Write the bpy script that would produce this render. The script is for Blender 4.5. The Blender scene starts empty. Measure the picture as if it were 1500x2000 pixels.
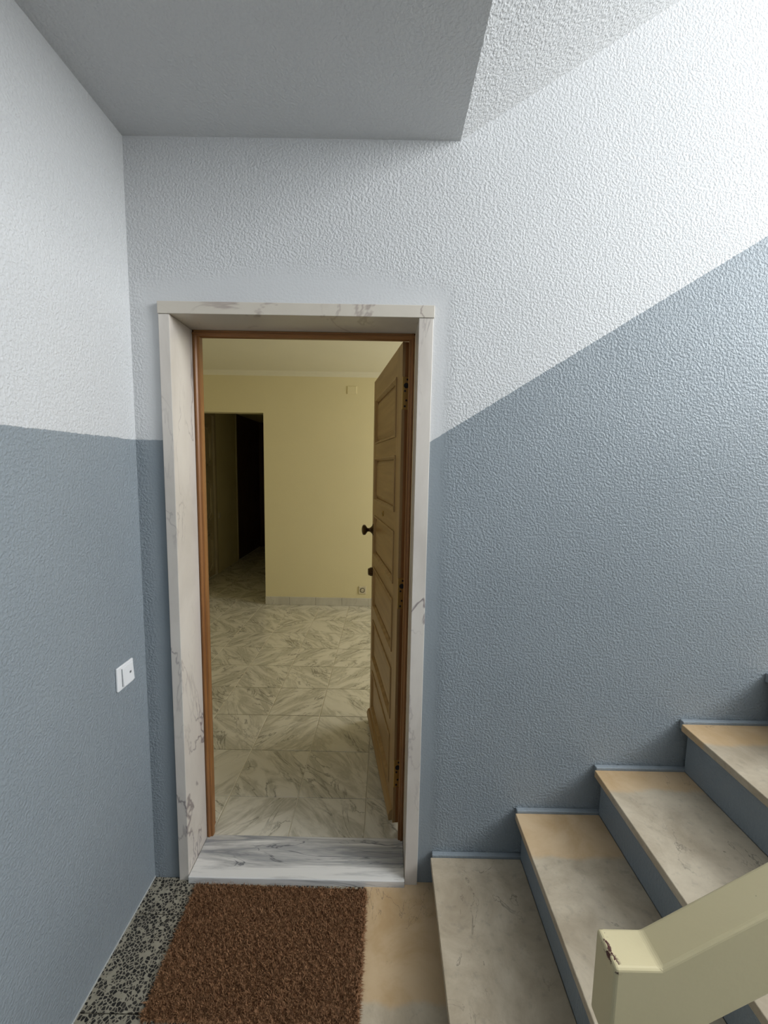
import bpy, bmesh, math, random
from mathutils import Vector, Matrix
random.seed(7)
S = bpy.context.scene
C = S.collection

# ------------------------------------------------------------ camera, world, light, exposure
def set_camera():
    D, H, yaw, pitch, roll, F = 1.4582, 1.6033, -0.0029, -0.1068, 0.018, 812.0
    cy, sy, cp, sp = math.cos(yaw), math.sin(yaw), math.cos(pitch), math.sin(pitch)
    f = Vector((sy*cp, cy*cp, sp)); r = Vector((cy, -sy, 0)); u = r.cross(f)
    r2 = math.cos(roll)*r + math.sin(roll)*u
    u2 = -math.sin(roll)*r + math.cos(roll)*u
    cam = bpy.data.cameras.new('camera'); o = bpy.data.objects.new('camera', cam); C.objects.link(o)
    m = Matrix((r2, u2, -f)).transposed().to_4x4(); m.translation = Vector((0, -D, H))
    o.matrix_world = m
    cam.sensor_fit = 'HORIZONTAL'; cam.sensor_width = 36.0; cam.lens = 36.0*F/1500.0
    cam.clip_start = 0.02
    S.camera = o
set_camera()

W = bpy.data.worlds.new('sky'); S.world = W; W.use_nodes = True
W.node_tree.nodes['Background'].inputs[0].default_value = (0.75, 0.87, 1.0, 1)
W.node_tree.nodes['Background'].inputs[1].default_value = 1.0

def area(name, loc, rot, sx, sy, watts, col):
    l = bpy.data.lights.new(name, 'AREA'); l.shape = 'RECTANGLE'; l.size = sx; l.size_y = sy
    l.energy = watts; l.color = col
    o = bpy.data.objects.new(name, l); C.objects.link(o); o.location = loc; o.rotation_euler = rot
    return o
# daylight entering by the half-landing window, and by the window of the room beyond the door
area('stair_window_offscreen', (3.65, -1.56, 3.3), (0, math.radians(90), 0), 2.0, 1.5, 140, (0.97, 0.99, 1.0))
area('room_window_offscreen', (2.23, 2.08, 1.6), (0, math.radians(90), 0), 1.2, 1.25, 30, (1.0, 0.97, 0.9))
S.view_settings.view_transform = 'Standard'
S.view_settings.look = 'None'
S.view_settings.exposure = 0.28
S.view_settings.gamma = 1.0
S.view_settings.use_curve_mapping = False

# ------------------------------------------------------------ node helpers
class NT:
    def __init__(s, name, rough=0.6, spec=0.5):
        s.m = bpy.data.materials.new(name); s.m.use_nodes = True
        s.t = s.m.node_tree; s.t.nodes.clear()
        s.out = s.t.nodes.new('ShaderNodeOutputMaterial')
        s.b = s.t.nodes.new('ShaderNodeBsdfPrincipled')
        s.t.links.new(s.b.outputs[0], s.out.inputs[0])
        s.b.inputs['Roughness'].default_value = rough
        s.b.inputs['Specular IOR Level'].default_value = spec
    def link(s, a, b): s.t.links.new(a, b)
    def put(s, sock, v):
        if isinstance(v, bpy.types.NodeSocket): s.link(v, sock)
        elif isinstance(v, (tuple, list)):
            sock.default_value = tuple(v) + ((1,) if len(v) == 3 and len(sock.default_value) == 4 else ())
        else: sock.default_value = v
    def math(s, op, a, b=0.0, c=0.0, clamp=False):
        n = s.t.nodes.new('ShaderNodeMath'); n.operation = op; n.use_clamp = clamp
        s.put(n.inputs[0], a); s.put(n.inputs[1], b); s.put(n.inputs[2], c); return n.outputs[0]
    def step(s, x, a, b):
        n = s.t.nodes.new('ShaderNodeMapRange'); n.interpolation_type = 'SMOOTHSTEP'
        s.put(n.inputs[0], x); s.put(n.inputs[1], a); s.put(n.inputs[2], b); return n.outputs[0]
    def pos(s): return s.t.nodes.new('ShaderNodeNewGeometry').outputs['Position']
    def obj(s): return s.t.nodes.new('ShaderNodeTexCoord').outputs['Object']
    def rnd(s): return s.t.nodes.new('ShaderNodeObjectInfo').outputs['Random']
    def xyz(s, v):
        n = s.t.nodes.new('ShaderNodeSeparateXYZ'); s.link(v, n.inputs[0]); return n.outputs
    def map(s, v, loc=(0, 0, 0), rot=(0, 0, 0), sc=(1, 1, 1)):
        n = s.t.nodes.new('ShaderNodeMapping'); s.put(n.inputs[0], v); s.put(n.inputs[1], loc)
        n.inputs[2].default_value = rot; n.inputs[3].default_value = sc; return n.outputs[0]
    def noise(s, v, scale, detail=3, rough=0.5, dist=0.0):
        n = s.t.nodes.new('ShaderNodeTexNoise'); s.put(n.inputs['Vector'], v)
        n.inputs['Scale'].default_value = scale; n.inputs['Detail'].default_value = detail
        n.inputs['Roughness'].default_value = rough; n.inputs['Distortion'].default_value = dist
        return n.outputs[0]
    def voro(s, v, scale, feature='F1', rand=1.0):
        n = s.t.nodes.new('ShaderNodeTexVoronoi'); n.feature = feature; s.put(n.inputs['Vector'], v)
        n.inputs['Scale'].default_value = scale; n.inputs['Randomness'].default_value = rand
        return n.outputs
    def mix(s, f, a, b):
        n = s.t.nodes.new('ShaderNodeMix'); n.data_type = 'RGBA'
        s.put(n.inputs[0], f); s.put(n.inputs[6], a); s.put(n.inputs[7], b); return n.outputs[2]
    def ramp(s, f, stops):
        n = s.t.nodes.new('ShaderNodeValToRGB'); s.put(n.inputs[0], f); e = n.color_ramp.elements
        while len(e) > 1: e.remove(e[-1])
        for i, (p, c) in enumerate(stops):
            k = e[0] if i == 0 else e.new(p)
            k.position = p; k.color = tuple(c) + (1,)
        return n.outputs[0]
    def bump(s, h, strength=0.5, dist=0.01):
        n = s.t.nodes.new('ShaderNodeBump'); s.put(n.inputs['Strength'], strength)
        n.inputs['Distance'].default_value = dist; s.put(n.inputs['Height'], h)
        s.link(n.outputs[0], s.b.inputs['Normal'])
    def color(s, c): s.put(s.b.inputs['Base Color'], c); return s.m
    def vein(s, v, scale, width, detail=4, dist=0.6):
        n = s.noise(v, scale, detail, 0.55, dist)
        a = s.math('ABSOLUTE', s.math('SUBTRACT', n, 0.5))
        return s.math('SUBTRACT', 1.0, s.step(a, 0.0, width))

WHITE = (0.72, 0.73, 0.735); GREY = (0.265, 0.303, 0.332)

def plaster_height(n, p, k=1.0):
    a = n.noise(p, 125*k, 1, 0.5, 0.3); b = n.noise(p, 260*k, 0, 0.5)
    lo = n.noise(p, 3.0, 0)
    h = n.math('ADD', n.step(a, 0.3, 0.7), n.math('MULTIPLY', b, 0.35))
    return n.math('ADD', h, n.math('MULTIPLY', lo, 2.5))

def mat_wall(kind):
    n = NT('plaster_' + kind, 0.62, 0.35); p = n.pos(); x, y, z = n.xyz(p)
    wob = n.math('MULTIPLY', n.math('SUBTRACT', n.noise(p, 55, 2), 0.5), 0.008)
    if kind == 'door_wall':
        lim = n.math('MAXIMUM', 1.6836, n.math('MULTIPLY_ADD', x, 0.632, 1.6936-0.632*0.1508))
        # smooth hand-finished plaster around the stone door frame
        dx = n.math('MAXIMUM', n.math('SUBTRACT', -0.77, x), n.math('SUBTRACT', x, 0.151))
        arch = n.math('MULTIPLY', n.math('POWER', n.math('ABSOLUTE', n.math('ADD', x, 0.31)), 2.0), 0.25)
        dz = n.math('SUBTRACT', n.math('ADD', z, arch), 2.14)
        d = n.math('MAXIMUM', n.math('MULTIPLY', dx, 2.1), dz)
        d = n.math('ADD', d, n.math('MULTIPLY', n.noise(p, 9, 1), 0.05))
        msk = n.math('MULTIPLY_ADD', n.step(d, 0.10, 0.19), 0.85, 0.15)
    else:
        lim = 1.6836; msk = 1.0
    f = n.step(n.math('SUBTRACT', n.math('ADD', z, wob), lim), -0.0015, 0.0015)
    tint = n.noise(p, 1.7, 1)
    wh = n.mix(tint, (0.60, 0.612, 0.62), (0.65, 0.658, 0.665))
    gr = n.mix(n.noise(p, 4, 2), (0.255, 0.293, 0.321), (0.287, 0.325, 0.353))
    h = plaster_height(n, p)
    if kind == 'door_wall':
        h = n.math('MULTIPLY', h, msk)
        # trowel ridge left in the plaster below the sloping soffit
        rz = n.math('SUBTRACT', n.math('SUBTRACT', z, 2.862), n.math('MULTIPLY', n.math('SUBTRACT', n.noise(p, 20, 2), 0.5), 0.05))
        rid = n.math('MULTIPLY', n.math('SUBTRACT', 1.0, n.step(n.math('ABSOLUTE', rz), 0.0, 0.008)),
                     n.math('MULTIPLY', n.step(x, 0.62, 0.75), n.math('SUBTRACT', 1.0, n.step(x, 0.92, 1.12))))
        h = n.math('SUBTRACT', h, n.math('MULTIPLY', rid, 0.8))
    n.bump(h, 0.42, 0.0035)
    n.put(n.b.inputs['Roughness'], n.math('MULTIPLY_ADD', f, 0.2, 0.42))
    return n.color(n.mix(f, gr, wh))

def mat_plain_plaster(name, col, k=1.0, strength=0.5, rough=0.7):
    n = NT(name, rough, 0.3); p = n.pos()
    n.bump(plaster_height(n, p, k), strength, 0.0035)
    t = n.noise(p, 2.0, 3)
    return n.color(n.mix(t, tuple(c*0.96 for c in col), tuple(min(1, c*1.04) for c in col)))

def mat_marble(name, base, base2, veincol, rot=(0.5, 0.4, 0.3), sc=(3.2, 3.2, 1.2), amount=0.6, rough=0.28):
    n = NT(name, rough, 0.5); v = n.map(n.pos(), rot=rot, sc=sc)
    cloud = n.noise(v, 1.6, 5, 0.6, 0.5)
    c = n.mix(n.step(cloud, 0.3, 0.7), base, base2)
    a = n.vein(v, 1.1, 0.014, 5, 0.9)
    a = n.math('MULTIPLY', a, n.step(n.noise(v, 0.9, 2), 0.42, 0.62))
    b = n.math('MULTIPLY', n.vein(v, 3.2, 0.02, 4, 0.5), n.math('MULTIPLY', n.step(n.noise(v, 2.1, 2), 0.5, 0.7), 0.45))
    f = n.math('MULTIPLY', n.math('MAXIMUM', a, b), amount, clamp=True)
    return n.color(n.mix(f, c, veincol))

def mat_threshold():
    n = NT('streaked_marble', 0.25, 0.5); v = n.map(n.pos(), rot=(0, 0, -0.06), sc=(1.3, 17, 17))
    s1 = n.noise(v, 1.0, 6, 0.65, 0.5); y = n.xyz(n.pos())[1]
    s1 = n.math('ADD', s1, n.math('MULTIPLY', n.step(y, 0.0, 0.14), 0.11))
    c = n.ramp(s1, [(0.0, (0.80, 0.79, 0.77)), (0.47, (0.76, 0.75, 0.73)), (0.58, (0.45, 0.45, 0.45)), (0.68, (0.26, 0.27, 0.29)), (0.8, (0.52, 0.51, 0.49))])
    w = n.map(n.pos(), rot=(0, 0, -0.05), sc=(2.2, 16, 16))
    th = n.math('MULTIPLY', n.vein(w, 0.8, 0.012, 5, 0.9), n.step(n.noise(w, 0.7, 2), 0.45, 0.6))
    return n.color(n.mix(n.math('MULTIPLY', th, 0.85), c, (0.10, 0.11, 0.13)))

def mat_room_tile():
    n = NT('veined_floor_tile', 0.22, 0.5)
    off = n.t.nodes.new('ShaderNodeCombineXYZ'); n.put(off.inputs[0], n.math('MULTIPLY', n.rnd(), 0.35)); n.put(off.inputs[2], n.math('MULTIPLY', n.rnd(), 1.2))
    v0 = n.t.nodes.new('ShaderNodeVectorMath'); n.link(n.obj(), v0.inputs[0]); n.link(off.outputs[0], v0.inputs[1])
    v = n.map(n.map(v0.outputs[0], rot=(0, 0, math.radians(48))), sc=(3.2, 10.5, 3))
    st = n.noise(v, 1.0, 5, 0.62, 0.7)
    c = n.ramp(st, [(0.2, (0.72, 0.69, 0.60)), (0.46, (0.66, 0.63, 0.54)), (0.57, (0.47, 0.445, 0.365)), (0.66, (0.62, 0.59, 0.50)), (0.8, (0.70, 0.67, 0.58))])
    th = n.math('MULTIPLY', n.vein(v, 0.75, 0.02, 6, 1.0), n.step(n.noise(v, 0.6, 2), 0.4, 0.58))
    return n.color(n.mix(n.math('MULTIPLY', th, 0.75), c, (0.20, 0.19, 0.155)))

def mat_terrazzo():
    n = NT('pebble_terrazzo', 0.42, 0.4); p = n.pos()
    wv = n.t.nodes.new('ShaderNodeVectorMath'); n.link(p, wv.inputs[0])
    nz = n.t.nodes.new('ShaderNodeTexNoise'); nz.inputs['Scale'].default_value = 60; n.link(p, nz.inputs['Vector'])
    sc = n.t.nodes.new('ShaderNodeVectorMath'); sc.operation = 'SCALE'; n.link(nz.outputs[1], sc.inputs[0]); sc.inputs[3].default_value = 0.005
    n.link(sc.outputs[0], wv.inputs[1]); q = wv.outputs[0]
    big = n.voro(q, 95, 'F1'); ed = n.voro(q, 95, 'DISTANCE_TO_EDGE')['Distance']; sel = n.xyz(big['Color'])
    f = n.math('MULTIPLY', n.step(n.math('SUBTRACT', ed, n.math('MULTIPLY', sel[1], 0.11)), 0.03, 0.065), n.math('GREATER_THAN', sel[0], 0.12))
    mtx = n.mix(n.noise(p, 40, 3), (0.22, 0.20, 0.15), (0.42, 0.385, 0.30))
    peb = n.mix(n.xyz(big['Color'])[2], (0.012, 0.011, 0.010), (0.055, 0.048, 0.04))
    n.bump(n.math('SUBTRACT', 1.0, f), 0.15, 0.001)
    return n.color(n.mix(f, mtx, peb))

def mat_limestone():
    n = NT('limestone', 0.38, 0.4); p = n.pos(); x, y, z = n.xyz(p)
    a = n.noise(p, 5, 6, 0.65, 0.4); b = n.noise(p, 42, 4, 0.6)
    c = n.mix(n.step(a, 0.3, 0.72), (0.62, 0.535, 0.405), (0.39, 0.318, 0.225))
    c = n.mix(n.math('MULTIPLY', n.step(b, 0.52, 0.75), 0.35), c, (0.24, 0.21, 0.165))
    at = n.t.nodes.new('ShaderNodeAttribute'); at.attribute_type = 'OBJECT'; at.attribute_name = 'stain_y'
    wob = n.math('MULTIPLY', n.math('SUBTRACT', n.noise(p, 10, 3), 0.5), 0.05)
    st = n.step(n.math('SUBTRACT', n.math('ADD', y, wob), at.outputs['Fac']), -0.012, 0.012)
    warm = n.mix(n.step(a, 0.35, 0.7), (0.62, 0.46, 0.285), (0.50, 0.34, 0.18))
    c = n.mix(st, c, warm)
    cr = n.math('MULTIPLY', n.vein(n.map(p, sc=(5, 3, 3)), 1.3, 0.006, 6, 0.8), n.step(n.noise(p, 4, 2), 0.52, 0.62))
    return n.color(n.mix(n.math('MULTIPLY', cr, 0.6), c, (0.11, 0.09, 0.07)))

def mat_wood(name, c1, c2, axis='z', rough=0.38):
    n = NT(name, rough, 0.45)
    sc = {'z': (26, 26, 1.6), 'x': (1.6, 26, 26)}[axis]
    v = n.map(n.obj(), sc=sc); g = n.noise(v, 1.0, 5, 0.6, 0.3)
    n.bump(g, 0.12, 0.001)
    return n.color(n.mix(n.step(g, 0.3, 0.7), c1, c2))

def mat_flat(name, col, rough=0.5, metal=0.0, spec=0.5):
    n = NT(name, rough, spec); n.b.inputs['Metallic'].default_value = metal
    v = n.noise(n.pos(), 18, 3)
    return n.color(n.mix(v, tuple(c*0.94 for c in col), tuple(min(1, c*1.06) for c in col)))

def mat_rail():
    n = NT('cream_enamel_paint', 0.35, 0.5); p = n.pos(); x, y, z = n.xyz(p)
    c = n.mix(n.noise(p, 6, 3), (0.60, 0.52, 0.31), (0.66, 0.575, 0.355))
    sp = n.step(n.noise(p, 130, 2, 0.5), 0.74, 0.78)
    c = n.mix(n.math('MULTIPLY', sp, 0.5), c, (0.30, 0.25, 0.15))
    # chipped paint along the cut end of the rail, down to dark red primer
    near = n.math('SUBTRACT', 1.0, n.step(n.math('ADD', x, n.math('MULTIPLY', n.noise(p, 30, 1), 0.012)), 0.366, 0.374)); top = n.step(z, 0.857, 0.861)
    chip = n.math('MULTIPLY', n.math('MULTIPLY', near, top), n.step(n.noise(p, 95, 4, 0.6), 0.52, 0.55))
    n.bump(n.noise(p, 80, 3), 0.12, 0.002)
    return n.color(n.mix(chip, c, (0.075, 0.022, 0.018)))

def mat_mat():
    n = NT('brown_pile', 0.85, 0.15); p = n.pos()
    a = n.noise(p, 160, 3); b = n.noise(p, 7, 3)
    c = n.mix(n.step(a, 0.3, 0.7), (0.17, 0.085, 0.04), (0.46, 0.26, 0.14))
    return n.color(n.mix(n.math('MULTIPLY', b, 0.45), c, (0.20, 0.088, 0.04)))

def mat_glass():
    n = NT('window_glass', 0.02); t = n.t
    tr = t.nodes.new('ShaderNodeBsdfTransparent'); gl = t.nodes.new('ShaderNodeBsdfGlossy'); gl.inputs['Roughness'].default_value = 0.02
    mx = t.nodes.new('ShaderNodeMixShader'); mx.inputs[0].default_value = 0.08
    n.link(tr.outputs[0], mx.inputs[1]); n.link(gl.outputs[0], mx.inputs[2]); n.link(mx.outputs[0], n.out.inputs[0])
    t.nodes.remove(n.b); return n.m

M = dict(
    door_wall=mat_wall('door_wall'), side_wall=mat_wall('side_wall'),
    ceiling=mat_plain_plaster('plaster_ceiling', (0.625, 0.635, 0.643), 0.9, 0.45),
    soffit=mat_plain_plaster('plaster_soffit', (0.625, 0.635, 0.643), 1.05, 0.5),
    grey=mat_plain_plaster('grey_paint', GREY, 1.0, 0.25, 0.45),
    yellow=mat_plain_plaster('yellow_paint', (0.76, 0.69, 0.44), 0.6, 0.05),
    cream=mat_plain_plaster('cream_ceiling_paint', (0.74, 0.71, 0.56), 0.6, 0.05),
    jamb=mat_marble('pink_white_marble', (0.72, 0.67, 0.61), (0.60, 0.55, 0.495), (0.20, 0.16, 0.165), amount=0.85),
    lintel=mat_marble('cream_marble', (0.66, 0.61, 0.53), (0.60, 0.55, 0.47), (0.22, 0.15, 0.14), rot=(0.2, 0.9, 0.2), sc=(1.6, 1.6, 2.2), amount=0.55),
    threshold=mat_threshold(), tile=mat_room_tile(), terrazzo=mat_terrazzo(), limestone=mat_limestone(),
    skirt=mat_marble('pale_marble', (0.64, 0.62, 0.55), (0.52, 0.50, 0.44), (0.35, 0.33, 0.29), amount=0.4),
    caulk=mat_flat('caulk', (0.5, 0.51, 0.5), 0.7),
    grout=mat_flat('grout', (0.66, 0.62, 0.50), 0.9), dark_grout=mat_flat('dark_grout', (0.22, 0.20, 0.16), 0.9),
    wood=mat_wood('oak_wood', (0.31, 0.185, 0.072), (0.42, 0.265, 0.115)),
    wood_x=mat_wood('oak_wood_rails', (0.31, 0.185, 0.072), (0.42, 0.265, 0.115), 'x'),
    frame_wood=mat_wood('frame_wood', (0.20, 0.080, 0.022), (0.34, 0.15, 0.045)),
    frame_wood_x=mat_wood('frame_wood_head', (0.20, 0.080, 0.022), (0.34, 0.15, 0.045), 'x'),
    brass=mat_flat('brass', (0.58, 0.40, 0.13), 0.35, 0.9), bronze=mat_flat('aged_bronze', (0.085, 0.050, 0.022), 0.35, 0.7),
    black=mat_flat('black_metal', (0.012, 0.011, 0.010), 0.5), white=mat_flat('white_plastic', (0.86, 0.87, 0.88), 0.3),
    socket=mat_flat('ivory_plastic', (0.66, 0.60, 0.44), 0.4), shade=mat_flat('grey_plastic_and_shade', (0.16, 0.17, 0.18), 0.5),
    rail=mat_rail(), mat=mat_mat(), thread=mat_flat('light_thread', (0.24, 0.13, 0.07), 0.9), whitewood=mat_flat('ivory_door_paint', (0.52, 0.45, 0.30), 0.45),
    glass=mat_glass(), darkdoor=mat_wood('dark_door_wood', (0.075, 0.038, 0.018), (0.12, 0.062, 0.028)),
)

# ------------------------------------------------------------ mesh helpers
def add_box(bm, a, b, rot=None):
    vs = [bm.verts.new((x, y, z)) for x in (a[0], b[0]) for y in (a[1], b[1]) for z in (a[2], b[2])]
    for f in ((0, 1, 3, 2), (4, 6, 7, 5), (0, 4, 5, 1), (2, 3, 7, 6), (0, 2, 6, 4), (1, 5, 7, 3)):
        bm.faces.new([vs[i] for i in f])
    return vs
def add_prism(bm, pts, ax, lo, hi):
    """polygon pts (2D) in the plane across axis ax, extruded lo..hi"""
    def P(p, t):
        q = [p[0], p[1]]; q.insert(ax, t); return q
    A = [bm.verts.new(P(p, lo)) for p in pts]; B = [bm.verts.new(P(p, hi)) for p in pts]
    bm.faces.new(A[::-1]); bm.faces.new(B)
    k = len(pts)
    for i in range(k): bm.faces.new((A[i], A[(i+1) % k], B[(i+1) % k], B[i]))
def add_lathe(bm, prof, ax, base, seg=20):
    """prof: (distance along axis, radius); ax 0/1/2"""
    rings = []
    for t, r in prof:
        ring = []
        for i in range(seg):
            a = 2*math.pi*i/seg; q = [r*math.cos(a), r*math.sin(a)]; q.insert(ax, t)
            ring.append(bm.verts.new(Vector(base)+Vector(q)))
        rings.append(ring)
    for r0, r1 in zip(rings, rings[1:]):
        for i in range(seg): bm.faces.new((r0[i], r0[(i+1) % seg], r1[(i+1) % seg], r1[i]))
    bm.faces.new(rings[0][::-1]); bm.faces.new(rings[-1])
def obj(name, bm, mat, parent=None, loc=None, bevel=0.0, seg=2, smooth=False):
    bmesh.ops.recalc_face_normals(bm, faces=bm.faces)
    if bevel > 0:
        bmesh.ops.bevel(bm, geom=list(bm.edges), offset=bevel, segments=seg, profile=0.5, affect='EDGES', clamp_overlap=True)
    me = bpy.data.meshes.new(name); bm.to_mesh(me); bm.free(); me.materials.append(M[mat])
    if smooth:
        for f in me.polygons: f.use_smooth = True
    o = bpy.data.objects.new(name, me); C.objects.link(o)
    if parent: o.parent = parent
    if loc: o.location = loc
    return o
def box(name, a, b, mat, parent=None, bevel=0.0, seg=2):
    bm = bmesh.new(); add_box(bm, a, b); return obj(name, bm, mat, parent, bevel=bevel, seg=seg)
def boxes(name, L, mat, parent=None):
    bm = bmesh.new()
    for a, b in L: add_box(bm, a, b)
    return obj(name, bm, mat, parent)
def tag(o, label, cat, group=None, kind=None):
    o['label'] = label; o['category'] = cat
    if group: o['group'] = group
    if kind: o['kind'] = kind
    return o
def struct(o, label, cat): return tag(o, label, cat, kind='structure')
def empty(name, loc=(0, 0, 0), rz=0.0):
    o = bpy.data.objects.new(name, None); C.objects.link(o); o.location = loc; o.rotation_euler = (0, 0, rz)
    o.empty_display_size = 0.05; return o

# ------------------------------------------------------------ setting: stairwell shell
XL, XR, YF, ZC, XE, SL = -0.871, 3.62, -2.4, 2.652, 0.2205, 0.6156
FL, FR, FT = -0.77, 0.151, 2.14            # stone frame, outer edges
T = 0.22                                    # thickness of the door wall
struct(boxes('wall_back', [((XL-0.2, 0, -1.7), (FL+0.006, T, 5.2)), ((FR-0.006, 0, -1.7), (XR+0.2, T, 5.2)),
       ((FL+0.006, 0, FT-0.006), (FR-0.006, T, 5.2)), ((FL+0.006, 0, -1.7), (FR-0.006, T, -0.03))], 'door_wall'),
       'textured stairwell wall with the doorway, white above a rising blue-grey band', 'wall')
struct(box('wall_left', (XL-0.2, YF, -0.2), (XL, 0, 5.2), 'side_wall'),
       'textured side wall carrying the light switch, white above a level blue-grey band', 'wall')
struct(box('wall_front', (XL-0.2, YF-0.2, -1.7), (XR+0.2, YF, 5.2), 'side_wall'), 'stairwell wall facing the open doorway', 'wall')
wy0, wy1, wz0, wz1 = -2.34, -0.78, 2.28, 4.32
ly0, ly1, lz0, lz1 = -2.32, -0.98, -0.42, 1.12  # opening of the added lower window
struct(boxes('wall_right', [((XR, YF, -1.7), (XR+0.2, wy0, 5.2)), ((XR, wy1, 1.5), (XR+0.2, 0, 5.2)), ((XR, ly1, -1.7), (XR+0.2, 0, 1.5)),
       ((XR, wy0, -1.7), (XR+0.2, ly1, lz0)), ((XR, wy0, lz1), (XR+0.2, ly1, 1.5)), ((XR, wy0, 1.5), (XR+0.2, wy1, wz0)), ((XR, wy0, wz1), (XR+0.2, wy1, 5.2))], 'side_wall'),
       'stairwell wall with the half-landing window and an added opening below it', 'wall')
struct(box('ceiling', (XL, YF, ZC), (XE, 0, ZC+0.22), 'ceiling'), 'flat grey-white textured ceiling over the landing', 'ceiling')
bm = bmesh.new(); add_prism(bm, [(XE, ZC), (XR, ZC+SL*(XR-XE)), (XR, ZC+SL*(XR-XE)+0.22), (XE, ZC+0.22)], 1, YF, 0)
struct(obj('ceiling_stair', bm, 'soffit'), 'sloping rough white soffit of the flight above', 'ceiling')

def window(name, x, y0, y1, z0, z1, nx, nz, label, at=None, rz=0.0):
    w = empty(name, at or (x, (y0+y1)/2, z0), rz); struct(w, label, 'window')
    cy = (y0+y1)/2
    def b(nm, a, c, mt): return box(nm, (a[0], a[1]-cy, a[2]-z0), (c[0], c[1]-cy, c[2]-z0), mt, w, 0.002, 1)
    t = 0.05
    b('frame', (0.04, y0, z0), (0.1, y1, z0+t), 'white'); b('frame', (0.04, y0, z1-t), (0.1, y1, z1), 'white')
    b('frame', (0.04, y0, z0+t), (0.1, y0+t, z1-t), 'white'); b('frame', (0.04, y1-t, z0+t), (0.1, y1, z1-t), 'white')
    py, pz = (y1-y0-2*t)/nx, (z1-z0-2*t)/nz
    for i in range(1, nx): b('glazing_bar', (0.05, y0+t+py*i-0.015, z0+t), (0.09, y0+t+py*i+0.015, z1-t), 'white')
    for i in range(nx):
        for k in range(nz):
            b('pane', (0.066, y0+t+py*i, z0+t+pz*k), (0.072, y0+t+py*(i+1), z0+t+pz*(k+1)), 'glass')
window('window_1', XR, wy0, wy1, wz0, wz1, 3, 1, 'white framed stairwell window above the half landing')

window('window_3_added', XR, ly0, ly1, lz0, lz1, 2, 1, 'added white framed window below the half landing, put in for fill light')  # made-up window, added to bring fill light in low from the right

# landing floor
XS = 0.2265                                   # foot of the first riser
fl = struct(box('floor', (XL, YF, -0.2), (XS, 0, -0.006), 'dark_grout'), 'landing floor of pebbled terrazzo tiles with a limestone border', 'floor')
TP = 0.272; TX0 = XL
for j in range(9):
    ya = -0.136 - TP*(j-1); yb = max(ya-TP, YF)
    if j == 0: ya, yb = 0.0, -0.136
    for i in range(3):
        box('terrazzo_tile', (TX0+TP*i+0.0015, yb+0.0015, -0.02), (TX0+TP*(i+1)-0.0015, ya-0.0015, 0.0), 'terrazzo', fl, 0.0012, 1)
for j, (ya, yb) in enumerate(((0.0, -1.0), (-1.0, -2.4))):
    o = box('limestone_slab', (TX0+TP*3+0.0015, yb+0.001, -0.02), (XS, ya-0.0, 0.0), 'limestone', fl, 0.0012, 1); o['stain_y'] = -0.373
struct(box('floor_lower', (XS, YF, -1.7), (XR, 0, -1.6), 'dark_grout'), 'bottom of the stairwell beside the flight', 'floor')
o = box('trim_3', (XL, YF, 0.0), (XL+0.003, -0.001, 0.004), 'caulk'); struct(o, 'thin pale caulk line where the side wall meets the terrazzo', 'trim')

# ------------------------------------------------------------ setting: room and corridor beyond the door
RZ, RC, YB = 0.02, 2.612, 3.17
RX0, RX1, CX1, OT = -2.43, 2.2, -1.352, 2.175
CYE = 6.6
struct(boxes('wall_room_front', [((RX0, T, 0), (FL+0.02, T+0.02, RC)), ((FR-0.02, T, 0), (RX1, T+0.02, RC)), ((FL+0.02, T, 2.12), (FR-0.02, T+0.02, RC))], 'yellow'),
       'yellow inner side of the entrance wall', 'wall')
struct(boxes('wall_room_back', [((CX1, YB, 0), (RX1+0.2, YB+0.14, RC+0.1)), ((RX0, YB, OT), (CX1, YB+0.14, RC+0.1))], 'yellow'),
       'pale yellow room wall with the dark corridor opening', 'wall')
DY0, DY1, DZ1 = 3.62, 4.44, 2.28
struct(boxes('wall_room_left', [((RX0-0.15, T, -0.1), (RX0, DY0, RC+0.1)), ], 'yellow'), 'yellow wall closing the hidden side of the room', 'wall')
struct(boxes('wall_corridor_left', [((RX0-0.15, DY0, DZ1), (RX0, DY1, RC+0.1)), ((RX0-0.15, DY1, -0.1), (RX0, 5.31, RC+0.1))], 'yellow'),
       'dim yellow corridor wall between two doors', 'wall')
ry0, ry1, rz0, rz1 = 1.4, 2.75, 0.95, 2.25
struct(boxes('wall_room_right', [((RX1, T, -0.1), (RX1+0.2, ry0, RC+0.1)), ((RX1, ry1, -0.1), (RX1+0.2, YB, RC+0.1)), ((RX1, ry0, -0.1), (RX1+0.2, ry1, rz0)), ((RX1, ry0, rz1), (RX1+0.2, ry1, RC+0.1))], 'yellow'),
       'yellow room wall with the window hidden behind the open door', 'wall')
window('window_2', RX1, ry0, ry1, rz0, rz1, 2, 1, 'white framed window lighting the yellow room')
struct(box('wall_corridor_right', (CX1, YB+0.14, -0.1), (CX1+0.12, CYE, RC+0.1), 'yellow'), 'unlit right side of the corridor', 'wall')
struct(box('wall_corridor_end', (RX0-0.15, CYE, -0.1), (CX1+0.12, CYE+0.1, RC+0.1), 'yellow'), 'far end wall of the dark corridor', 'wall')
struct(box('ceiling_room', (RX0-0.15, T, RC), (RX1+0.2, YB+0.05, RC+0.12), 'cream'), 'cream ceiling of the yellow room', 'ceiling')
struct(box('ceiling_corridor', (RX0-0.15, YB+0.05, 2.42), (CX1+0.12, CYE, 2.55), 'yellow'), 'unlit ceiling of the corridor', 'ceiling')
bm = bmesh.new(); add_prism(bm, [(YB, RC), (YB-0.05, RC), (YB-0.04, RC-0.012), (YB-0.012, RC-0.03), (YB, RC-0.045)], 0, RX0, RX1)
struct(obj('trim_4', bm, 'cream'), 'small cream cove between the yellow wall and ceiling', 'trim')

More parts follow.
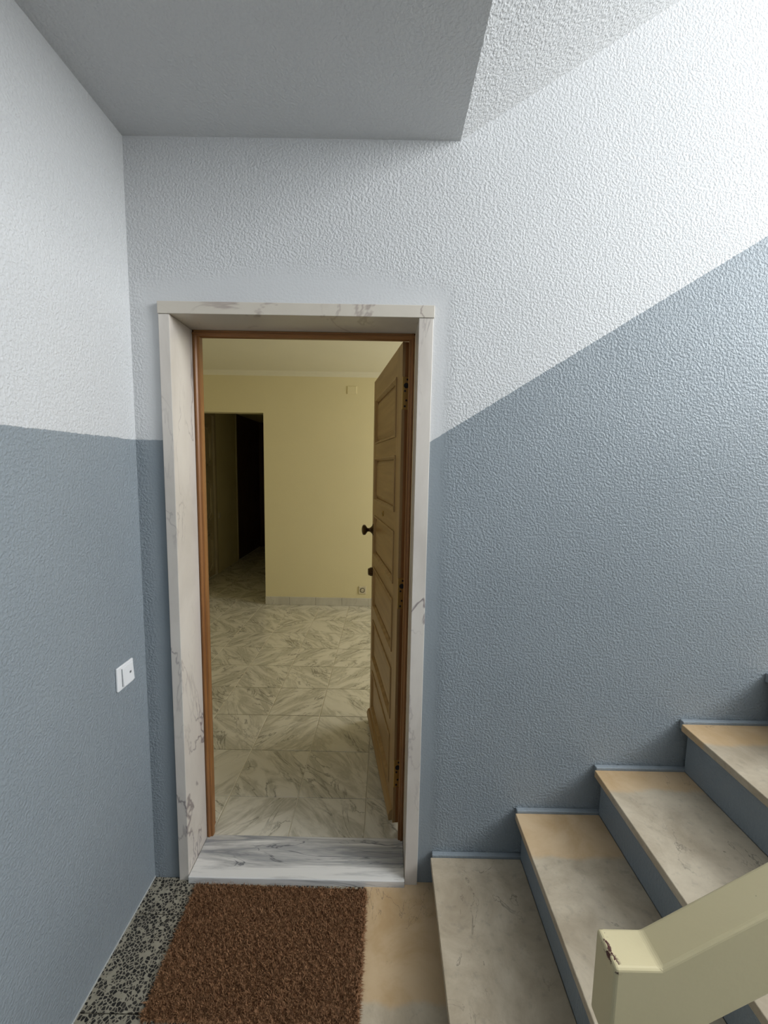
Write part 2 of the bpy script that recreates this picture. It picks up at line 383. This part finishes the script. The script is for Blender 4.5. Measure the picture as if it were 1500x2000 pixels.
rf = struct(box('floor_room', (RX0-0.15, 0.165, -0.1), (RX1+0.2, CYE, RZ-0.003), 'grout'), 'room floor of square cream marble-look tiles', 'floor')
P = 0.3295; gx, gy = -0.394, 0.378; g = 0.0027
flips = {}
tile_mesh = {}
def tile(x0, x1, y0, y1, rot, mirror):
    cx, cy = (x0+x1)/2, (y0+y1)/2; hx, hy = (x1-x0)/2-g, (y1-y0)/2-g
    if hx < 0.01 or hy < 0.01: return
    if rot % 2: hx, hy = hy, hx
    key = (round(hx, 4), round(hy, 4))
    if key not in tile_mesh:
        bm = bmesh.new(); add_box(bm, (-hx, -hy, -0.008), (hx, hy, 0)); bmesh.ops.recalc_face_normals(bm, faces=bm.faces)
        bmesh.ops.bevel(bm, geom=[e for e in bm.edges if all(v.co.z > -0.001 for v in e.verts)], offset=0.0012, segments=1, affect='EDGES')
        me = bpy.data.meshes.new('floor_tile'); bm.to_mesh(me); bm.free(); me.materials.append(M['tile']); tile_mesh[key] = me
    o = bpy.data.objects.new('floor_tile', tile_mesh[key]); C.objects.link(o); o.parent = rf
    o.location = (cx, cy, RZ); o.rotation_euler = (0, 0, rot*math.pi/2); o.scale = (-1 if mirror else 1, 1, 1)
for i in range(-7, 9):
    for j in range(-1, 22):
        x0, x1 = gx+P*i, gx+P*(i+1); y0, y1 = gy+P*j, gy+P*(j+1)
        x0 = max(x0, RX0); x1 = min(x1, RX1); y0 = max(y0, 0.165); y1 = min(y1, CYE)
        if y0 > YB-0.02:
            x1 = min(x1, CX1)
        if x1 <= x0 or y1 <= y0: continue
        # veins run down to the right in most tiles; mirrored ones make the star joints
        up = (i, j) in ((-1, -1), (-1, 1), (-1, 2), (0, 3), (0, 4), (-2, 0), (-3, 3)) or (j > 3 and (i*5+j*3) % 7 < 3)
        tile(x0, x1, y0, y1, 2 if (i+2*j) % 3 == 0 else 0, up)

bb = struct(empty('baseboard_back', (CX1, YB, RZ)), 'pale marble skirting tiles at the foot of the yellow wall', 'baseboard')
xs = [0.0, 0.275, 0.575, 0.875, 1.175]
while xs[-1] < RX1-CX1-0.3: xs.append(xs[-1]+0.30)
for a, b in zip(xs, xs[1:]):
    box('skirting_tile', (a+0.001, -0.014, 0), (b-0.001, 0, 0.092), 'skirt', bb, 0.002, 1)

# ------------------------------------------------------------ stone door frame and threshold
IL, IR = -0.733, 0.101; YF0 = -0.013
st = struct(empty('trim_1', (-0.31, 0, 0)), 'veined pinkish white marble surround framing the doorway', 'trim')
def rel(a, o): return tuple(p-q for p, q in zip(a, o))
so = (-0.31, 0, 0)
box('jamb', rel((FL, YF0, 0.0), so), rel((IL, 0.152, 2.1), so), 'jamb', st, 0.0015, 2)
box('jamb', rel((IR, YF0, 0.0), so), rel((FR-0.002, 0.152, 2.1), so), 'jamb', st, 0.0015, 2)
box('lintel', rel((FL-0.001, YF0-0.003, 2.1005), so), rel((FR+0.001, 0.152, FT), so), 'lintel', st, 0.0015, 2)
box('threshold', rel((IL+0.001, -0.024, -0.02), so), rel((IR-0.001, 0.163, 0.026), so), 'threshold', st, 0.003, 2)

# wooden lining
wf = struct(empty('trim_2', (-0.31, 0.152, 0.026)), 'varnished red-brown wooden lining inside the marble surround', 'trim')
wo = (-0.31, 0.152, 0.026)
def frame_side(x0, s):
    bm = bmesh.new()
    k = 1.0 if s > 0 else 0.9; pr = [(0, 0), (0.004, 0), (0.006, -0.003), (0.010, -0.003), (0.013, 0.0), (0.015, 0.002), (0.022, 0.002), (0.024, 0.006), (0.024, 0.022), (0.008, 0.022), (0.008, 0.067), (0, 0.067)]
    add_prism(bm, [(x0+s*k*p[0]-wo[0], p[1]) for p in pr], 2, 0, 2.074)
    return obj('side_lining', bm, 'frame_wood', wf)
frame_side(IL+0.0005, 1); frame_side(IR-0.0005, -1)
bm = bmesh.new(); pr = [(0, 0), (0, -0.006), (-0.004, -0.009), (-0.004, -0.014), (0.0, -0.017), (0.002, -0.020), (0.006, -0.022), (0.022, -0.022), (0.022, -0.006), (0.067, -0.006), (0.067, 0)]
add_prism(bm, [(p[0], 2.0735+p[1]) for p in pr], 0, IL+0.001-wo[0], IR-0.001-wo[0])
obj('head_lining', bm, 'frame_wood_x', wf)

# ------------------------------------------------------------ the open entrance door
HX, HY = 0.057, 0.222
LW, LT, Z0, Z1 = 0.80, 0.042, 0.042, 2.092
ang = math.atan2(0.80, -0.134)
dr = struct(empty('door_1', (HX, HY, Z0), ang), 'open brown panelled wooden entrance door with brass hinges', 'door')
H = Z1-Z0
box('core', (0.0, -LT, 0), (LW, -0.012, H), 'frame_wood', dr, 0.001, 1)
PZ = [(1.979, 1.733), (1.656, 1.413), (1.328, 1.096), (1.026, 0.784), (0.706, 0.465), (0.389, 0.151)]
PZ = [(b-Z0, a-Z0) for a, b in PZ]
s0, s1 = 0.105, LW-0.085
box('stile', (0.0005, -0.012, 0), (s0, 0, H), 'wood', dr, 0.001, 1)
box('stile', (s1, -0.012, 0), (LW-0.0005, 0, H), 'wood', dr, 0.001, 1)
edges = [H] + [v for b, a in PZ for v in (a, b)] + [0.0]
for k in range(0, len(edges), 2):
    box('rail', (s0, -0.012, edges[k+1]), (s1, -0.0003, edges[k]), 'wood_x', dr, 0.001, 1)
def frustum(bm, x0, x1, z0, z1, y0, y1, inset):
    A = [bm.verts.new(v) for v in ((x0, y0, z0), (x1, y0, z0), (x1, y0, z1), (x0, y0, z1))]
    B = [bm.verts.new(v) for v in ((x0+inset, y1, z0+inset), (x1-inset, y1, z0+inset), (x1-inset, y1, z1-inset), (x0+inset, y1, z1-inset))]
    bm.faces.new(A[::-1]); bm.faces.new(B)
    for i in range(4): bm.faces.new((A[i], A[(i+1) % 4], B[(i+1) % 4], B[i]))
def ring(bm, x0, x1, z0, z1, w, y0, yo, yi):
    """moulding frame: outer edge height yo, inner height yi, width w"""
    O = [(x0, z0), (x1, z0), (x1, z1), (x0, z1)]; I = [(x0+w, z0+w), (x1-w, z0+w), (x1-w, z1-w), (x0+w, z1-w)]
    mid = [(x0+w*.45, z0+w*.45), (x1-w*.45, z0+w*.45), (x1-w*.45, z1-w*.45), (x0+w*.45, z1-w*.45)]
    L = [[bm.verts.new((p[0], y, p[1])) for p in q] for q, y in ((O, y0), (O, yo), (mid, yo+0.002), (I, yi), (I, y0))]
    for a, b in zip(L, L[1:]+L[:1]):
        for i in range(4): bm.faces.new((a[i], a[(i+1) % 4], b[(i+1) % 4], b[i]))
for b, a in PZ:
    bm = bmesh.new(); frustum(bm, s0+0.016, s1-0.016, b+0.016, a-0.016, -0.0125, -0.004, 0.022); pn = obj('panel', bm, 'wood_x', dr)
    bm = bmesh.new(); ring(bm, s0, s1, b, a, 0.017, -0.0125, 0.004, -0.008); obj('moulding', bm, 'wood', pn)
# weather bar at the foot
bm = bmesh.new(); add_prism(bm, [(-0.001, 0.004), (0.016, 0.004), (0.018, 0.03), (0.010, 0.05), (-0.001, 0.056)], 0, 0.012, LW+0.002)
obj('weather_bar', bm, 'wood_x', dr)
# knob, lock, peephole
bm = bmesh.new(); add_lathe(bm, [(-0.001, 0.034), (0.004, 0.034), (0.007, 0.026), (0.016, 0.015), (0.026, 0.010), (0.036, 0.012), (0.042, 0.022), (0.048, 0.030), (0.058, 0.031), (0.064, 0.026), (0.068, 0.012)], 1, (LW-0.046, 0, 1.237-Z0), 12)
obj('knob', bm, 'bronze', dr)
bm = bmesh.new(); add_lathe(bm, [(-0.001, 0.026), (0.014, 0.026), (0.020, 0.022), (0.024, 0.022), (0.028, 0.018)], 1, (LW-0.046, 0, 0.985-Z0), 14)
obj('lock', bm, 'bronze', dr)
bm = bmesh.new(); add_lathe(bm, [(-0.001, 0.014), (0.003, 0.014), (0.004, 0.009), (0.002, 0.008)], 1, ((s0+s1)/2, 0, 1.372-Z0), 14)
pe = obj('peephole', bm, 'brass', dr)
bm = bmesh.new(); add_lathe(bm, [(0.002, 0.0075), (0.0045, 0.006), (0.0055, 0.002)], 1, ((s0+s1)/2, 0, 1.372-Z0), 10); obj('lens', bm, 'black', pe)
for zt, zb in ((1.959, 1.833), (1.149, 1.018), (0.34, 0.214)):
    zt -= Z0; zb -= Z0; zm = (zt+zb)/2
    h = box('hinge', (-0.0025, -0.030, zb), (0.001, -0.001, zt), 'brass', dr, 0.0008, 1)
    bm = bmesh.new(); add_lathe(bm, [(zb+0.012, 0.0062), (zt-0.055, 0.0062)], 2, (-0.006, -0.036, 0), 12); obj('barrel', bm, 'bronze', h)
    for zz, yy, r in ((zt-0.034, -0.017, 0.0105), (zt-0.011, -0.021, 0.004), (zt-0.055, -0.012, 0.004), (zb+0.035, -0.018, 0.004), (zb+0.012, -0.012, 0.004)):
        bm = bmesh.new(); add_lathe(bm, [(-0.004, r), (-0.002, r)], 0, (0, yy, zz), 14); obj('screw', bm, 'black', h)

# ------------------------------------------------------------ corridor doors, cover plate, socket, switches
cd = struct(empty('door_2', (RX0, DY0, RZ)), 'pale panelled door in the dark corridor with scalloped mouldings', 'door')
dw, dh = DY1-DY0, DZ1-RZ
box('leaf', (-0.05, 0.006, 0.004), (-0.012, dw-0.006, dh-0.004), 'whitewood', cd)
def notched(y0, y1, z0, z1, c):
    return [(y0+c, z0), (y1-c, z0), (y1-c*.55, z0+c*.55), (y1, z0+c), (y1, z1-c), (y1-c*.55, z1-c*.55), (y1-c, z1), (y0+c, z1), (y0+c*.55, z1-c*.55), (y0, z1-c), (y0, z0+c), (y0+c*.55, z0+c*.55)]
for z0, z1 in ((1.55, 2.11), (0.80, 1.37), (0.06, 0.64)):
    for k, (m, w) in enumerate(((0.0, 0.014), (0.035, 0.010))):
        o_, i_ = notched(0.10+m, dw-0.08-m, z0+m, z1-m, 0.07), notched(0.10+m+w, dw-0.08-m-w, z0+m+w, z1-m-w, 0.07)
        bm = bmesh.new(); n_ = len(o_)
        L = [[bm.verts.new((x, p[0], p[1])) for p in q] for q, x in ((o_, -0.0125), (o_, 0.006), (i_, 0.002), (i_, -0.0125))]
        for a, b in zip(L, L[1:]+L[:1]):
            for i in range(n_): bm.faces.new((a[i], a[(i+1) % n_], b[(i+1) % n_], b[i]))
        obj('moulding', bm, 'whitewood', cd)
for z in (1.44, 1.49, 0.70, 0.74):
    box('moulding', (-0.0125, 0.08, z-0.008), (-0.004, dw-0.06, z+0.008), 'whitewood', cd)
box('casing', (-0.012, dw-0.006, 0), (0.016, dw+0.05, dh+0.05), 'whitewood', cd, 0.003, 1)
box('casing', (-0.012, -0.05, 0), (0.016, 0.006, dh+0.05), 'whitewood', cd, 0.003, 1)
box('casing', (-0.012, 0.006, dh-0.004), (0.016, dw-0.006, dh+0.05), 'whitewood', cd, 0.003, 1)
d3 = struct(empty('door_3', (RX0, 5.31, RZ)), 'dark wooden door deeper in the unlit corridor', 'door')
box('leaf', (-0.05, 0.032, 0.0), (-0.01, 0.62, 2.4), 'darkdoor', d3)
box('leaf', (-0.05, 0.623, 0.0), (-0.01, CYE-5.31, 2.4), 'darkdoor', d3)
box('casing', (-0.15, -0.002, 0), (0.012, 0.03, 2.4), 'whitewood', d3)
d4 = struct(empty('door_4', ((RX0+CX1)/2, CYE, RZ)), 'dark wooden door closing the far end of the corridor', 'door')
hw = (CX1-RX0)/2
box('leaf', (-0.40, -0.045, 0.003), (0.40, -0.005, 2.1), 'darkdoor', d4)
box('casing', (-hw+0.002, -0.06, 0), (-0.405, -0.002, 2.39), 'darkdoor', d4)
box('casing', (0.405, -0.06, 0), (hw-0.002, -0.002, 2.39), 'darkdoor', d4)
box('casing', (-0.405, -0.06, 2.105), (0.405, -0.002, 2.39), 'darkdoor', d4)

def lift(name, loc, label, cat, group=None):
    o = empty(name, loc); return tag(o, label, cat, group)
# outer light switch on the left wall (faces +x)
sw = lift('light_switch', (XL, -0.129, 0.853), 'white square rocker light switch on the blue-grey wall', 'switch')
box('plate', (0.0, -0.043, 0), (0.009, 0.043, 0.082), 'white', sw, 0.004, 3)
bm = bmesh.new(); add_prism(bm, [(0.009, 0.010), (0.0155, 0.010), (0.0115, 0.071), (0.009, 0.071)], 1, -0.020, 0.036)
rk = obj('rocker', bm, 'white', sw, bevel=0.0008, seg=1)
box('indicator', (0.0108, 0.013, 0.040), (0.0142, 0.021, 0.047), 'shade', rk)
box('gap_line', (0.0085, -0.0232, 0.010), (0.0094, -0.0205, 0.071), 'shade', sw)  # dark strip paints the shade of the gap beside the rocker
# corridor switch
cs = lift('light_switch', (RX0, 4.585, 0.82), 'small ivory light switch beside the corridor door', 'switch')
box('plate', (0, -0.04, 0), (0.009, 0.04, 0.082), 'socket', cs, 0.003, 2)
box('rocker', (0.008, -0.026, 0.014), (0.014, 0.026, 0.068), 'socket', cs, 0.002, 1)
# socket
sk = lift('wall_socket', (-0.243, YB, 0.163), 'ivory round-well power socket just above the marble skirting', 'socket')
box('plate', (-0.043, -0.010, 0), (0.043, 0, 0.086), 'socket', sk, 0.003, 2)
bm = bmesh.new(); add_lathe(bm, [(-0.0125, 0.027), (-0.0125, 0.021), (-0.0102, 0.020), (-0.0095, 0.027)], 1, (0, 0, 0.043), 20); wl = obj('well', bm, 'socket', sk)
bm = bmesh.new(); add_lathe(bm, [(-0.0115, 0.0195), (-0.0105, 0.0195)], 1, (0, 0, 0.043), 20); obj('recess', bm, 'shade', wl)  # dark disc paints the shade inside the socket well
for dx in (-0.0095, 0.0095):
    bm = bmesh.new(); add_lathe(bm, [(-0.0125, 0.0035), (-0.011, 0.0035)], 1, (dx, 0, 0.043), 10); obj('contact_hole', bm, 'black', wl)
# painted-over junction box cover
jb = lift('junction_cover', (-0.385, YB, 2.392), 'painted-over square junction cover high on the yellow wall', 'cover')
box('plate', (-0.050, -0.007, 0), (0.050, 0, 0.078), 'yellow', jb, 0.003, 2)
box('rim', (-0.054, -0.004, -0.004), (0.054, 0, 0.082), 'yellow', jb, 0.001, 1)

# ------------------------------------------------------------ staircase
NX = [0.197, 0.511, 0.796, 1.101]; NZ = [0.127, 0.318, 0.499, 0.687]
while len(NX) < 8: NX.append(NX[-1]+0.296); NZ.append(NZ[-1]+0.186)
OV, TT, SY, YW = 0.030, 0.026, -0.95, -0.020
sc = tag(empty('staircase', (XS, 0, 0)), 'limestone stair flight with blue-grey risers climbing along the textured wall', 'staircase')
def sb(name, a, b, mt, bev=0.0): return box(name, (a[0]-XS, a[1], a[2]), (b[0]-XS, b[1], b[2]), mt, sc, bev, 2)
XTOP = 2.62
stains = [5.0, -0.196, -0.115, -0.131, -0.13, -0.13, -0.13, -0.13, -0.13]
for k in range(8):
    x, z = NX[k], NZ[k]; xr = x+OV; zl = NZ[k-1] if k else 0.0
    xe = NX[k+1]+OV if k < 7 else XTOP
    t = sb('tread', (x, SY, z-TT), (xe-0.0005, YW, z), 'limestone', 0.0025); t['stain_y'] = stains[k]
    sb('riser', (xr, SY+0.01, zl), (xr+0.02, YW+0.004, z-TT), 'grey')
    sb('wall_fillet', (x+0.006, YW+0.0005, z-TT), (xe+0.02, -0.0008, z+0.009), 'grey', 0.003)
# solid mass of the flight under treads
bm = bmesh.new(); pts = [(NX[0]+OV+0.02-XS, 0.0)]
for k in range(8):
    xr = NX[k]+OV+0.02-XS
    if k: pts.append((xr, NZ[k-1]-TT))
    pts.append((xr, NZ[k]-TT))
pts += [(XTOP-XS, NZ[7]-TT), (XTOP-XS, NZ[7]-0.2), (NX[7]-XS+0.1, NZ[7]-0.22), (NX[0]+OV+0.15-XS, -0.2), (NX[0]+OV+0.02-XS, -0.2)]
add_prism(bm, pts, 1, SY+0.012, -0.0005); obj('flight', bm, 'grey', sc)

hl = struct(box('floor_half_landing', (XTOP, YF, NZ[7]-0.2), (XR, -0.001, NZ[7]), 'limestone'), 'limestone half landing at the head of the flight', 'floor'); hl['stain_y'] = 5.0

# ------------------------------------------------------------ handrail
hr = tag(empty('handrail', (0.395, -0.886, NZ[0])), 'thick cream painted stair handrail with chipped cut end', 'handrail')
ho = (0.395, -0.886, NZ[0])
RS = 0.653; rx0, rx1, rx2 = 0.355, 0.424, 2.75; rzt = 0.868; rh = 0.146
pts = [(rx0, rzt), (rx1, rzt), (rx2, rzt+RS*(rx2-rx1)), (rx2, rzt+RS*(rx2-rx1)-rh), (rx1, rzt-rh), (rx0, rzt-rh)]
bm = bmesh.new(); add_prism(bm, [(p[0]-ho[0], p[1]-ho[2]) for p in pts], 1, -0.0285, 0.0285)
obj('rail', bm, 'rail', hr, bevel=0.005, seg=3)
def post(x, zb):
    zt = rzt - rh + RS*max(0, x-rx1) + 0.02
    box('post', (x-0.018-ho[0], -0.018, zb-ho[2]), (x+0.018-ho[0], 0.018, zt-ho[2]), 'rail', hr, 0.003, 1)
post(0.395, NZ[0]); post(1.55, NZ[4]); post(2.5, NZ[7])

# ------------------------------------------------------------ doormat
mc = [(-0.693, -0.034), (-0.047, -0.042), (-0.052, -0.432), (-0.679, -0.424)]   # corners: back-left, back-right, front-right, front-left
dm = tag(empty('doormat', (-0.368, -0.233, 0.0)), 'brown shaggy doormat with frayed edges lying before the threshold', 'doormat')
def mpt(u, v):
    a = Vector(mc[0]).lerp(Vector(mc[1]), u); b = Vector(mc[3]).lerp(Vector(mc[2]), u); return a.lerp(b, v)
MO = Vector((-0.368, -0.233, 0.0))
bm = bmesh.new(); NB = 24
per = [mpt(i/NB, 0) for i in range(NB)] + [mpt(1, i/NB) for i in range(NB)] + [mpt(1-i/NB, 1) for i in range(NB)] + [mpt(0, 1-i/NB) for i in range(NB)]
per = [(p.x-MO.x+random.uniform(-.002, .002), p.y-MO.y+random.uniform(-.002, .002)) for p in per]
add_prism(bm, per[::-1], 2, 0.0005, 0.008); obj('backing', bm, 'mat', dm)
def blades(name, specs, mt):
    V, F = [], []
    for (x, y, z, dx, dy, h, w) in specs:
        a = random.uniform(0, math.pi); cx, cy = math.cos(a)*w, math.sin(a)*w; k = len(V)
        V += [(x-cx, y-cy, z), (x+cx, y+cy, z), (x+cx*.8+dx*.55, y+cy*.8+dy*.55, z+h*.7), (x-cx*.8+dx*.55, y-cy*.8+dy*.55, z+h*.7), (x+dx, y+dy, max(0.001, z+h))]
        F += [(k, k+1, k+2, k+3), (k+3, k+2, k+4)]
    me = bpy.data.meshes.new(name); me.from_pydata(V, [], F); me.materials.append(M[mt]); me.update()
    o = bpy.data.objects.new(name, me); C.objects.link(o); o.parent = dm; o['kind'] = 'stuff'; return o
sp = []
for i in range(42000):
    u, v = random.random(), random.random(); p = mpt(u, v)
    lx = .004*math.sin(p.x*190+3*math.sin(p.y*90)); ly = .004*math.cos(p.y*170+3*math.sin(p.x*110))
    sp.append((p.x-MO.x, p.y-MO.y, 0.006, lx+random.gauss(0, .0035), ly+random.gauss(-.001, .0035), random.uniform(.007, .015)-.5*abs(lx), random.uniform(.0009, .0018)))
blades('pile', sp, 'mat')
sp = []
for i in range(2600):
    e = random.choice((0, 1, 1, 2, 2, 3)); t = random.random()
    u, v, nx, ny = ((t, 0, 0, 1), (1, t, 1, 0), (t, 1, 0, -1), (0, t, -1, 0))[e]
    p = mpt(u, v); L = random.uniform(.006, .016) * (0.6 if e == 0 else 1)
    sp.append((p.x-MO.x-nx*.004, p.y-MO.y-ny*.004, random.uniform(.002, .008), nx*L+random.gauss(0, .004), ny*L+random.gauss(0, .004), random.uniform(-.002, .005), random.uniform(.0009, .0016)))
blades('fringe', sp, 'mat')
sp = []
for i in range(60):
    u = abs(random.gauss(0.14, .11)); p = mpt(min(u, .6), random.uniform(0.0, .06))
    sp.append((p.x-MO.x, p.y-MO.y, 0.014, random.gauss(-.008, .008), random.gauss(.006, .009), random.uniform(.001, .010), .0008))
for i in range(110):
    p = mpt(random.uniform(.1, .95), random.uniform(.90, .97))
    sp.append((p.x-MO.x, p.y-MO.y, 0.016, random.gauss(0, .003), random.gauss(-.008, .004), random.uniform(.0, .005), .0007))
blades('loose_threads', sp, 'thread')
